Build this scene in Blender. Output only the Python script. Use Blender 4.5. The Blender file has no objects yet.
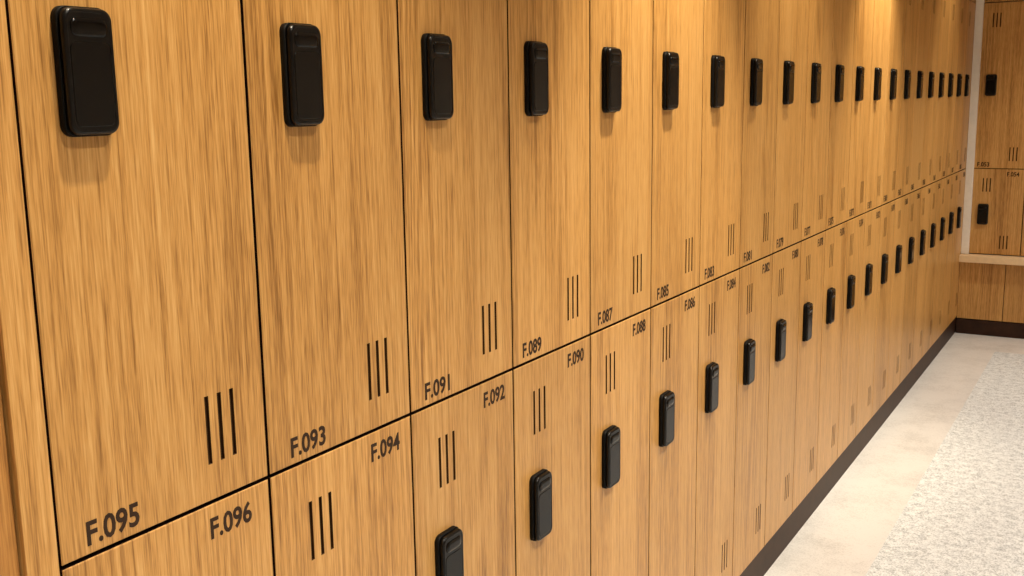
import bpy, bmesh, math, random
from mathutils import Vector, Matrix
random.seed(4)
S = bpy.context.scene
S.view_settings.view_transform = 'Standard'
S.view_settings.look = 'None'

# ------------------------------------------------------------ materials
def newmat(name):
    m = bpy.data.materials.new(name); m.use_nodes = True
    nt = m.node_tree; nt.nodes.clear()
    o = nt.nodes.new('ShaderNodeOutputMaterial')
    b = nt.nodes.new('ShaderNodeBsdfPrincipled')
    nt.links.new(b.outputs[0], o.inputs[0])
    return m, nt, b
def simple(name, col, rough=.5, spec=.5, noise=0.0, nscale=40, metal=0, bump=0):
    m, nt, b = newmat(name)
    b.inputs['Roughness'].default_value = rough
    b.inputs['Specular IOR Level'].default_value = spec
    b.inputs['Metallic'].default_value = metal
    tc = nt.nodes.new('ShaderNodeTexCoord')
    n = nt.nodes.new('ShaderNodeTexNoise'); n.inputs['Scale'].default_value = nscale
    n.inputs['Detail'].default_value = 5
    nt.links.new(tc.outputs['Object'], n.inputs['Vector'])
    r = nt.nodes.new('ShaderNodeValToRGB')
    r.color_ramp.elements[0].position = .3; r.color_ramp.elements[1].position = .7
    r.color_ramp.elements[0].color = tuple(c*(1-noise) for c in col)+(1,)
    r.color_ramp.elements[1].color = tuple(min(1, c*(1+noise)) for c in col)+(1,)
    nt.links.new(n.outputs[0], r.inputs[0]); nt.links.new(r.outputs[0], b.inputs['Base Color'])
    if bump:
        bp = nt.nodes.new('ShaderNodeBump'); bp.inputs['Strength'].default_value = bump
        bp.inputs['Distance'].default_value = .004
        nt.links.new(n.outputs[0], bp.inputs['Height']); nt.links.new(bp.outputs[0], b.inputs['Normal'])
    return m

def wood(name, dark, mid, light, axis='Y', rough=.42):
    """oak: grain runs along local `axis`, every object gets its own cut of the board"""
    m, nt, b = newmat(name); N = nt.nodes; L = nt.links
    tc = N.new('ShaderNodeTexCoord'); oi = N.new('ShaderNodeObjectInfo')
    add = N.new('ShaderNodeVectorMath'); add.operation = 'ADD'
    sc = N.new('ShaderNodeVectorMath'); sc.operation = 'SCALE'
    sc.inputs[0].default_value = (37.0, 51.0, 23.0)
    L.new(oi.outputs['Random'], sc.inputs['Scale'])
    L.new(tc.outputs['Object'], add.inputs[0]); L.new(sc.outputs[0], add.inputs[1])
    def mapn(across, along):
        mp = N.new('ShaderNodeMapping')
        s = [across]*3; s['XYZ'.index(axis)] = along
        mp.inputs['Scale'].default_value = s
        L.new(add.outputs[0], mp.inputs['Vector']); return mp
    def noise(mp, detail=4, rough=.6, dist=0):
        n = N.new('ShaderNodeTexNoise'); n.inputs['Scale'].default_value = 1
        n.inputs['Detail'].default_value = detail; n.inputs['Roughness'].default_value = rough
        n.inputs['Distortion'].default_value = dist
        L.new(mp.outputs[0], n.inputs['Vector']); return n.outputs[0]
    def M_(op, a, c=0.0):
        x = N.new('ShaderNodeMath'); x.operation = op
        for i, v in enumerate((a, c)):
            if isinstance(v, (int, float)): x.inputs[i].default_value = v
            else: L.new(v, x.inputs[i])
        return x.outputs[0]
    def cen(v, k): return M_('MULTIPLY', M_('SUBTRACT', v, .5), k)
    n1 = noise(mapn(7.5, .26), 1.2, .35)               # cathedral figure, long and narrow
    rings = M_('SINE', M_('MULTIPLY', n1, 150))
    rings = M_('ADD', M_('MULTIPLY', rings, .5), .5)
    amp = noise(mapn(6, .5), 1, .5)
    amp = M_('MULTIPLY', M_('MAXIMUM', M_('SUBTRACT', amp, .38), 0), .65)
    n2 = noise(mapn(220, 3.0), 4, .68)                 # fine straight streaks
    n2b = noise(mapn(60, .8), 3, .6)
    n3 = noise(mapn(520, 20), 2, .6)                   # pores
    n4 = noise(mapn(7, .4), 2, .5)                     # board tone
    v = M_('ADD', .5, cen(n2, .85))
    v = M_('ADD', v, cen(n2b, .36))
    v = M_('ADD', v, cen(n3, .75))
    v = M_('ADD', v, cen(n4, .42))
    v = M_('SUBTRACT', v, M_('MULTIPLY', rings, amp))
    r = N.new('ShaderNodeValToRGB'); e = r.color_ramp.elements
    e[0].position = .14; e[0].color = (*dark, 1)
    e[1].position = .80; e[1].color = (*light, 1)
    k = e.new(.46); k.color = (*mid, 1)
    L.new(v, r.inputs[0])
    hsv = N.new('ShaderNodeHueSaturation')
    L.new(r.outputs[0], hsv.inputs['Color'])
    L.new(M_('ADD', M_('MULTIPLY', oi.outputs['Random'], .14), .93), hsv.inputs['Value'])
    L.new(hsv.outputs[0], b.inputs['Base Color'])
    b.inputs['Roughness'].default_value = rough
    b.inputs['Specular IOR Level'].default_value = .42
    bp = N.new('ShaderNodeBump'); bp.inputs['Strength'].default_value = .12
    bp.inputs['Distance'].default_value = .002
    L.new(n3, bp.inputs['Height']); L.new(bp.outputs[0], b.inputs['Normal'])
    return m

OD, OM, OL = (.24,.104,.022), (.56,.295,.084), (.73,.44,.162)
M_oak = wood('oak_laminate', OD, OM, OL, 'Y', .36)
M_oakZ = wood('oak_laminate_panel', OD, OM, OL, 'Z', .42)
M_oak_d = wood('oak_dark_panel', (.22,.09,.018), (.46,.215,.052), (.58,.31,.09), 'Z', .5)
M_carc = simple('carcass_shadow_gap', (.014,.006,.003), .8, .05, .2)
M_slot = simple('vent_slot_dark', (.055,.026,.011), .8, .05, .2)
M_ink = simple('printed_ink', (.035,.018,.010), .6, .2, .1)
M_blk = simple('black_plastic', (.0015,.0015,.0017), .28, .28, .1)
M_gloss = simple('black_gloss_panel', (.001,.001,.0012), .15, .25, .1)
M_rub = simple('black_rubber', (.003,.003,.003), .6, .15, .1)
M_skirt = simple('dark_brown_skirting', (.035,.015,.008), .5, .2, .25, 20)
M_white = simple('white_trim_paint', (.90,.87,.81), .5, .4, .03)
M_plast = simple('warm_white_plaster', (.68,.60,.49), .85, .2, .03, 12)
M_ledge = simple('cream_ledge', (.86,.64,.38), .5, .4, .04)

def tile_mat():
    m, nt, b = newmat('grey_stone_tile'); N = nt.nodes; L = nt.links
    tc = N.new('ShaderNodeTexCoord')
    n = N.new('ShaderNodeTexNoise'); n.inputs['Scale'].default_value = 6; n.inputs['Detail'].default_value = 9
    n.inputs['Roughness'].default_value = .65
    L.new(tc.outputs['Object'], n.inputs['Vector'])
    n2 = N.new('ShaderNodeTexNoise'); n2.inputs['Scale'].default_value = 190; n2.inputs['Detail'].default_value = 3
    L.new(tc.outputs['Object'], n2.inputs['Vector'])
    mx = N.new('ShaderNodeMath'); mx.operation = 'MULTIPLY_ADD'; mx.inputs[1].default_value = .9
    L.new(n2.outputs[0], mx.inputs[0]); L.new(n.outputs[0], mx.inputs[2])
    r = N.new('ShaderNodeValToRGB'); e = r.color_ramp.elements
    e[0].position = .68; e[0].color = (.60,.585,.56, 1); e[1].position = 1.1; e[1].color = (.79,.775,.75, 1)
    L.new(mx.outputs[0], r.inputs[0]); L.new(r.outputs[0], b.inputs['Base Color'])
    b.inputs['Roughness'].default_value = .5
    return m
def carpet_mat():
    m, nt, b = newmat('speckled_grey_carpet'); N = nt.nodes; L = nt.links
    tc = N.new('ShaderNodeTexCoord')
    n = N.new('ShaderNodeTexNoise'); n.inputs['Scale'].default_value = 140; n.inputs['Detail'].default_value = 5
    n.inputs['Roughness'].default_value = .8
    L.new(tc.outputs['Object'], n.inputs['Vector'])
    nb = N.new('ShaderNodeTexNoise'); nb.inputs['Scale'].default_value = 30; nb.inputs['Detail'].default_value = 3
    L.new(tc.outputs['Object'], nb.inputs['Vector'])
    ma = N.new('ShaderNodeMath'); ma.operation = 'MULTIPLY_ADD'; ma.inputs[1].default_value = .3
    L.new(nb.outputs[0], ma.inputs[0]); L.new(n.outputs[0], ma.inputs[2])
    r = N.new('ShaderNodeValToRGB'); e = r.color_ramp.elements
    e[0].position = .51; e[0].color = (.34,.365,.38, 1); e[1].position = .71; e[1].color = (.85,.88,.89, 1)
    L.new(ma.outputs[0], r.inputs[0]); L.new(r.outputs[0], b.inputs['Base Color'])
    bp = N.new('ShaderNodeBump'); bp.inputs['Strength'].default_value = .2; bp.inputs['Distance'].default_value = .002
    L.new(n.outputs[0], bp.inputs['Height']); L.new(bp.outputs[0], b.inputs['Normal'])
    b.inputs['Roughness'].default_value = .85; b.inputs['Specular IOR Level'].default_value = .2
    return m
M_tile = tile_mat(); M_carpet = carpet_mat()

# ------------------------------------------------------------ mesh helpers
def link(o, parent=None):
    S.collection.objects.link(o)
    if parent: o.parent = parent
    return o
def box(name, lo, hi, mat, parent=None, bevel=0.0):
    lo = Vector(lo); hi = Vector(hi); c = (lo+hi)/2; d = hi-lo
    bm = bmesh.new(); bmesh.ops.create_cube(bm, size=1)
    for v in bm.verts: v.co = Vector((v.co.x*d.x, v.co.y*d.y, v.co.z*d.z))
    if bevel: bmesh.ops.bevel(bm, geom=bm.edges[:], offset=bevel, segments=2, affect='EDGES', profile=.6)
    me = bpy.data.meshes.new(name); bm.to_mesh(me); bm.free(); me.materials.append(mat)
    o = bpy.data.objects.new(name, me); o.location = c
    return link(o, parent)

def door_mesh(name, w, h, slots, t=.019):
    """local: x across (0..w), y up (0..h), z outward, front at z=0. slots=(x0,x1,y0,y1) real pockets."""
    bm = bmesh.new(); c = .0012
    xs = sorted({c, w-c} | {a for s in slots for a in s[:2]})
    ys = sorted({c, h-c} | {a for s in slots for a in s[2:]})
    def q(ps, mi=0):
        f = bm.faces.new([bm.verts.new(p) for p in ps]); f.material_index = mi
    for i in range(len(xs)-1):
        for j in range(len(ys)-1):
            x0, x1, y0, y1 = xs[i], xs[i+1], ys[j], ys[j+1]
            cx, cy = (x0+x1)/2, (y0+y1)/2
            if any(s[0] < cx < s[1] and s[2] < cy < s[3] for s in slots): continue
            q([(x0,y0,0),(x1,y0,0),(x1,y1,0),(x0,y1,0)])
    for x0, x1, y0, y1 in slots:
        d = -.005
        q([(x0,y0,d),(x1,y0,d),(x1,y1,d),(x0,y1,d)], 1)
        q([(x0,y0,0),(x0,y0,d),(x0,y1,d),(x0,y1,0)], 1)
        q([(x1,y0,0),(x1,y1,0),(x1,y1,d),(x1,y0,d)], 1)
        q([(x0,y0,0),(x1,y0,0),(x1,y0,d),(x0,y0,d)], 1)
        q([(x0,y1,0),(x0,y1,d),(x1,y1,d),(x1,y1,0)], 1)
    A = [(c,c,0),(w-c,c,0),(w-c,h-c,0),(c,h-c,0)]
    B = [(0,0,-c),(w,0,-c),(w,h,-c),(0,h,-c)]
    C = [(0,0,-t),(w,0,-t),(w,h,-t),(0,h,-t)]
    for k in range(4):
        l = (k+1) % 4
        q([A[k],B[k],B[l],A[l]]); q([B[k],C[k],C[l],B[l]], 2)
    q(C[::-1])
    bmesh.ops.remove_doubles(bm, verts=bm.verts[:], dist=1e-6)
    bmesh.ops.recalc_face_normals(bm, faces=bm.faces[:])
    me = bpy.data.meshes.new(name); bm.to_mesh(me); bm.free()
    for m in (M_oak, M_slot, M_carc): me.materials.append(m)
    return me

def rrect(w, h, r, n=8, cy=0):
    p = []
    for cx, cyy, a0 in ((w/2-r, h/2-r, 0), (-w/2+r, h/2-r, 90), (-w/2+r, -h/2+r, 180), (w/2-r, -h/2+r, 270)):
        for k in range(n+1):
            a = math.radians(a0+90*k/n); p.append((cx+r*math.cos(a), cyy+r*math.sin(a)+cy))
    return p
def loft(bm, rings, mi):
    vs = [[bm.verts.new((x, y, z)) for x, y in pts] for pts, z in rings]
    n = len(vs[0])
    for a, b in zip(vs, vs[1:]):
        for i in range(n):
            j = (i+1) % n
            f = bm.faces.new((a[i], a[j], b[j], b[i])); f.material_index = mi; f.smooth = True
    f = bm.faces.new(vs[-1]); f.material_index = mi
    f = bm.faces.new(vs[0][::-1]); f.material_index = mi
def lock_mesh():
    """slim electronic cabinet lock, local origin at centre, z outward from door face"""
    bm = bmesh.new()
    W, H = .067, .138
    loft(bm, [(rrect(W, H, .013), 0), (rrect(W, H, .013), .007), (rrect(W-.002, H-.002, .0125), .009)], 2)
    rings = []
    for z, d in ((.009, .004), (.0140, .004), (.0162, .0052), (.0177, .0080), (.018, .0115)):
        rings.append((rrect(W-d, H-d, .0125), z))
    rings += [(rrect(W-.013, H-.013, .0105), .0180), (rrect(W-.0142, H-.0142, .010), .0174)]
    loft(bm, rings, 0)
    loft(bm, [(rrect(W-.016, .090, .008, cy=-.0135), .0174), (rrect(W-.016, .090, .008, cy=-.0135), .0178), (rrect(W-.018, .088, .007, cy=-.0135), .0180)], 1)
    # slightly domed pill added at the top to catch a glint from the downlights
    loft(bm, [(rrect(W-.020, .020, .008, cy=.0465), .0174), (rrect(W-.020, .020, .008, cy=.0465), .0180), (rrect(W-.022, .018, .0075, cy=.0465), .0188), (rrect(W-.027, .013, .0055, cy=.0465), .0198), (rrect(W-.036, .006, .0025, cy=.0465), .0202)], 1)
    me = bpy.data.meshes.new('electronic_lock')
    bmesh.ops.recalc_face_normals(bm, faces=bm.faces[:])
    bm.to_mesh(me); bm.free()
    for m in (M_blk, M_gloss, M_rub): me.materials.append(m)
    return me
LOCK = lock_mesh()

def text_mesh(txt, w=.074, h=.030):
    cu = bpy.data.curves.new('t', 'FONT'); cu.body = txt; cu.size = .05; cu.offset = .0012
    cu.extrude = .0003; cu.resolution_u = 3
    o = bpy.data.objects.new('t', cu); S.collection.objects.link(o)
    bpy.context.view_layer.update()
    dg = bpy.context.evaluated_depsgraph_get()
    me = bpy.data.meshes.new_from_object(o.evaluated_get(dg))
    bpy.data.objects.remove(o); bpy.data.curves.remove(cu)
    xs = [v.co.x for v in me.vertices]; ys = [v.co.y for v in me.vertices]
    x0, x1, y0, y1 = min(xs), max(xs), min(ys), max(ys)
    for v in me.vertices:
        v.co.x = (v.co.x-(x0+x1)/2)/(x1-x0)*w
        v.co.y = (v.co.y-(y0+y1)/2)/(y1-y0)*h
    me.name = 'number_label'; me.materials.clear(); me.materials.append(M_ink)
    return me

# ------------------------------------------------------------ lockers
PITCH = .3316; GAP = .0052; Y0 = .695
ZM = 1.118; ZB = .112; ZT = 2.187
DW = PITCH-GAP
def vents(cx, cy, h=.09, s=.0215, t=.0070):
    return [(cx+k*s-t/2, cx+k*s+t/2, cy-h/2, cy+h/2) for k in (-1, 0, 1)]
g = GAP/2
UP_H = ZT-ZM-GAP; LO_H = ZM-ZB-GAP
up_v = vents(.249-g, (1.214-ZM-g)) + vents(.10-g, 2.075-ZM-g)
lo_v = vents(.101-g, (1.0095-ZB-g)) + vents(.252-g, .242-ZB-g)
ME_UP = door_mesh('door_upper', DW, UP_H, up_v)
ME_LO = door_mesh('door_lower', DW, LO_H, lo_v)
ZBF = .545
LO2_H = ZM-ZBF-GAP
ME_LO2 = door_mesh('door_lower_short', DW, LO2_H, vents(.101-g, 1.0095-ZBF-g)+vents(.225-g, .631-ZBF-g))

def locker(origin, rot, upper, num, mesh, zb, zt, dx=0.0, dt=0.0):
    e = bpy.data.objects.new('locker', None); e.empty_display_size = .1
    e.location = origin; e.rotation_euler = rot; link(e)
    box('carcass', (.0005, .0005, -.42), (PITCH-.0005, zt-zb-.0005, -.0195), M_carc, e)
    d = bpy.data.objects.new('door', mesh); d.location = (g, g, 0); link(d, e)
    lk = bpy.data.objects.new('electronic_lock', LOCK)
    lk.location = (.089+dx, (1.661 if upper else .814)-zb, 0); link(lk, e)
    tm = text_mesh('F.%03d' % num)
    t = bpy.data.objects.new('number_label', tm)
    t.location = ((.072+dt, 1.145-zb, .0002) if upper else (.257+dt, 1.083-zb, .0002)); link(t, e)
    return e
R_L = (math.radians(90), 0, math.radians(90))
R_F = (math.radians(90), 0, 0)
NC = 21
for i in range(NC):
    y = Y0+i*PITCH
    locker((0, y, ZM), R_L, True, 95-2*i, ME_UP, ZM, ZT, {0: -.006, 1: .010, 2: .003}.get(i, 0), {1: .010, 2: .006}.get(i, .002))
    locker((0, y, ZB), R_L, False, 96-2*i, ME_LO, ZB, ZM, 0, .004 if i else 0)
YE = Y0+NC*PITCH
YF = YE+.022           # face plane of the far lockers
for i in range(5):
    x = .030+i*PITCH
    locker((x, YF, ZM), R_F, True, 53-2*i, ME_UP, ZM, ZT)
    locker((x, YF, ZBF), R_F, False, 54-2*i, ME_LO2, ZBF, ZM)

box('filler_panel', (-.42, Y0-.043, 0), (.004, Y0-.004, 2.9), M_oakZ, bevel=.001)
box('side_panel', (-.42, -1.5, .0), (-.004, Y0-.046, 2.9), M_oak_d, bevel=.001)
box('header_panel', (-.42, Y0-.002, ZT+.003), (-.001, YE, 2.9), M_oakZ)
box('baseboard_left', (-.05, Y0-.002, 0), (-.004, YF+.0, ZB-.002), M_skirt, bevel=.001)
box('plinth', (-.42, Y0-.002, 0), (-.055, YE, ZB-.002), M_carc)
XR = 2.4
box('end_filler_panel', (-.42, YE+.001, ZB), (-.002, YF-.001, 2.9), M_oakZ)
box('header_panel', (.036, YF, ZT+.003), (XR, YF+.42, 2.9), M_oakZ)
box('trim_1', (.001, YF-.035, ZBF), (.048, YF-.001, 2.9), M_white, bevel=.003)
box('ledge', (0.0, YF-.10, ZBF-.048), (XR, YF-.001, ZBF-.002), M_ledge, bevel=.004)
bf = bpy.data.objects.new('bench_front', None); link(bf)
px = .002
for k in range(8):
    w = .285 if k == 0 else .33
    if px+w > XR: w = XR-px
    if w < .02: break
    box('front_panel_%d' % (k+1), (px, YF-.045, .105), (px+w-.004, YF-.027, ZBF-.05), M_oakZ, bf, .001)
    px += w
box('bench_core', (.001, YF-.026, .102), (XR, YF+.3, ZBF-.05), M_carc, bf)
box('baseboard_far', (0, YF-.05, 0), (XR, YF-.012, .10), M_skirt, bevel=.002)

box('floor', (-.6, -1.6, -.1), (XR+.1, YF+.6, 0), M_tile)
box('carpet', (.300, -1.45, 0.0005), (XR-.25, 7.15, .005), M_carpet)
box('ceiling', (-.6, -1.6, 2.9), (XR+.1, YF+.6, 3.0), M_plast)
box('wall_left', (-.6, -1.6, 0), (-.43, YF+.6, 2.9), M_plast)
box('wall_far', (-.43, YF+.43, 0), (XR+.1, YF+.6, 2.9), M_plast)
box('wall_right', (XR, -1.6, 0), (XR+.1, YF+.42, 2.9), M_plast)
box('wall_back', (-.43, -1.6, 0), (XR, -1.5, 2.9), M_plast)

# ------------------------------------------------------------ lighting
def emis(name, col, st):
    m = bpy.data.materials.new(name); m.use_nodes = True; nt = m.node_tree; nt.nodes.clear()
    o = nt.nodes.new('ShaderNodeOutputMaterial'); e = nt.nodes.new('ShaderNodeEmission')
    e.inputs[0].default_value = (*col, 1); e.inputs[1].default_value = st
    nt.links.new(e.outputs[0], o.inputs[0]); return m
M_lamp = emis('lamp_glow', (1, .8, .55), 6)
def downlight(x, y, power, col, tilt, ang, blend):
    e = bpy.data.objects.new('downlight', None); e.location = (x, y, 2.9); link(e)
    bm = bmesh.new()
    n = 32
    prof = [(.058, -.001), (.060, -.006), (.055, -.010), (.047, -.008), (.045, -.003)]
    vs = [[bm.verts.new((r*math.cos(2*math.pi*k/n), r*math.sin(2*math.pi*k/n), z)) for k in range(n)] for r, z in prof]
    for a, b in zip(vs, vs[1:]):
        for k in range(n): bm.faces.new((a[k], a[(k+1) % n], b[(k+1) % n], b[k]))
    me = bpy.data.meshes.new('trim_ring'); bm.to_mesh(me); bm.free(); me.materials.append(M_white)
    link(bpy.data.objects.new('trim_ring', me), e)
    bm = bmesh.new(); bmesh.ops.create_circle(bm, cap_ends=True, segments=24, radius=.045)
    me = bpy.data.meshes.new('lamp_disc'); bm.to_mesh(me); bm.free(); me.materials.append(M_lamp)
    d = bpy.data.objects.new('lamp_disc', me); d.location = (0, 0, -.003); link(d, e)
    l = bpy.data.lights.new('lamp', 'SPOT'); l.energy = power; l.color = col
    l.spot_size = math.radians(ang); l.spot_blend = blend; l.shadow_soft_size = .035
    lo = bpy.data.objects.new('lamp', l); lo.location = (0, 0, -.03)
    lo.rotation_euler = (0, math.radians(tilt), 0); link(lo, e)
WARM = (1, .86, .63); NEU = (1, .94, .84)
# wall washers (rotation +Y tilts the beam towards -X, the locker wall)
for y, p in ((.95, 100), (2.4, 180), (3.45, 80), (4.75, 185), (6.6, 40)):
    downlight(.42, y, p, WARM, 20, 57, .9)
for y, p in ((-.4, 122), (1.0, 122), (2.4, 102), (3.8, 97), (5.2, 95), (6.7, 100)):
    downlight(1.35, y, p, NEU, 1, 115, .8)
w = bpy.data.worlds.new('World'); S.world = w; w.use_nodes = True
w.node_tree.nodes['Background'].inputs[0].default_value = (1, .86, .68, 1)
w.node_tree.nodes['Background'].inputs[1].default_value = .3

# ------------------------------------------------------------ camera
cam = bpy.data.cameras.new('camera'); co = bpy.data.objects.new('camera', cam); link(co)
back = Vector((.5013, -.847, .1766)).normalized()
up = Vector((-.0771, .1597, .9842)); up = (up-back*up.dot(back)).normalized()
right = up.cross(back)
M = Matrix((right, up, back)).transposed().to_4x4(); M.translation = (1.0, 0, 1.627)
co.matrix_world = M
cam.sensor_width = 36; cam.lens = 1061/1024*36; cam.clip_start = .02
S.camera = co
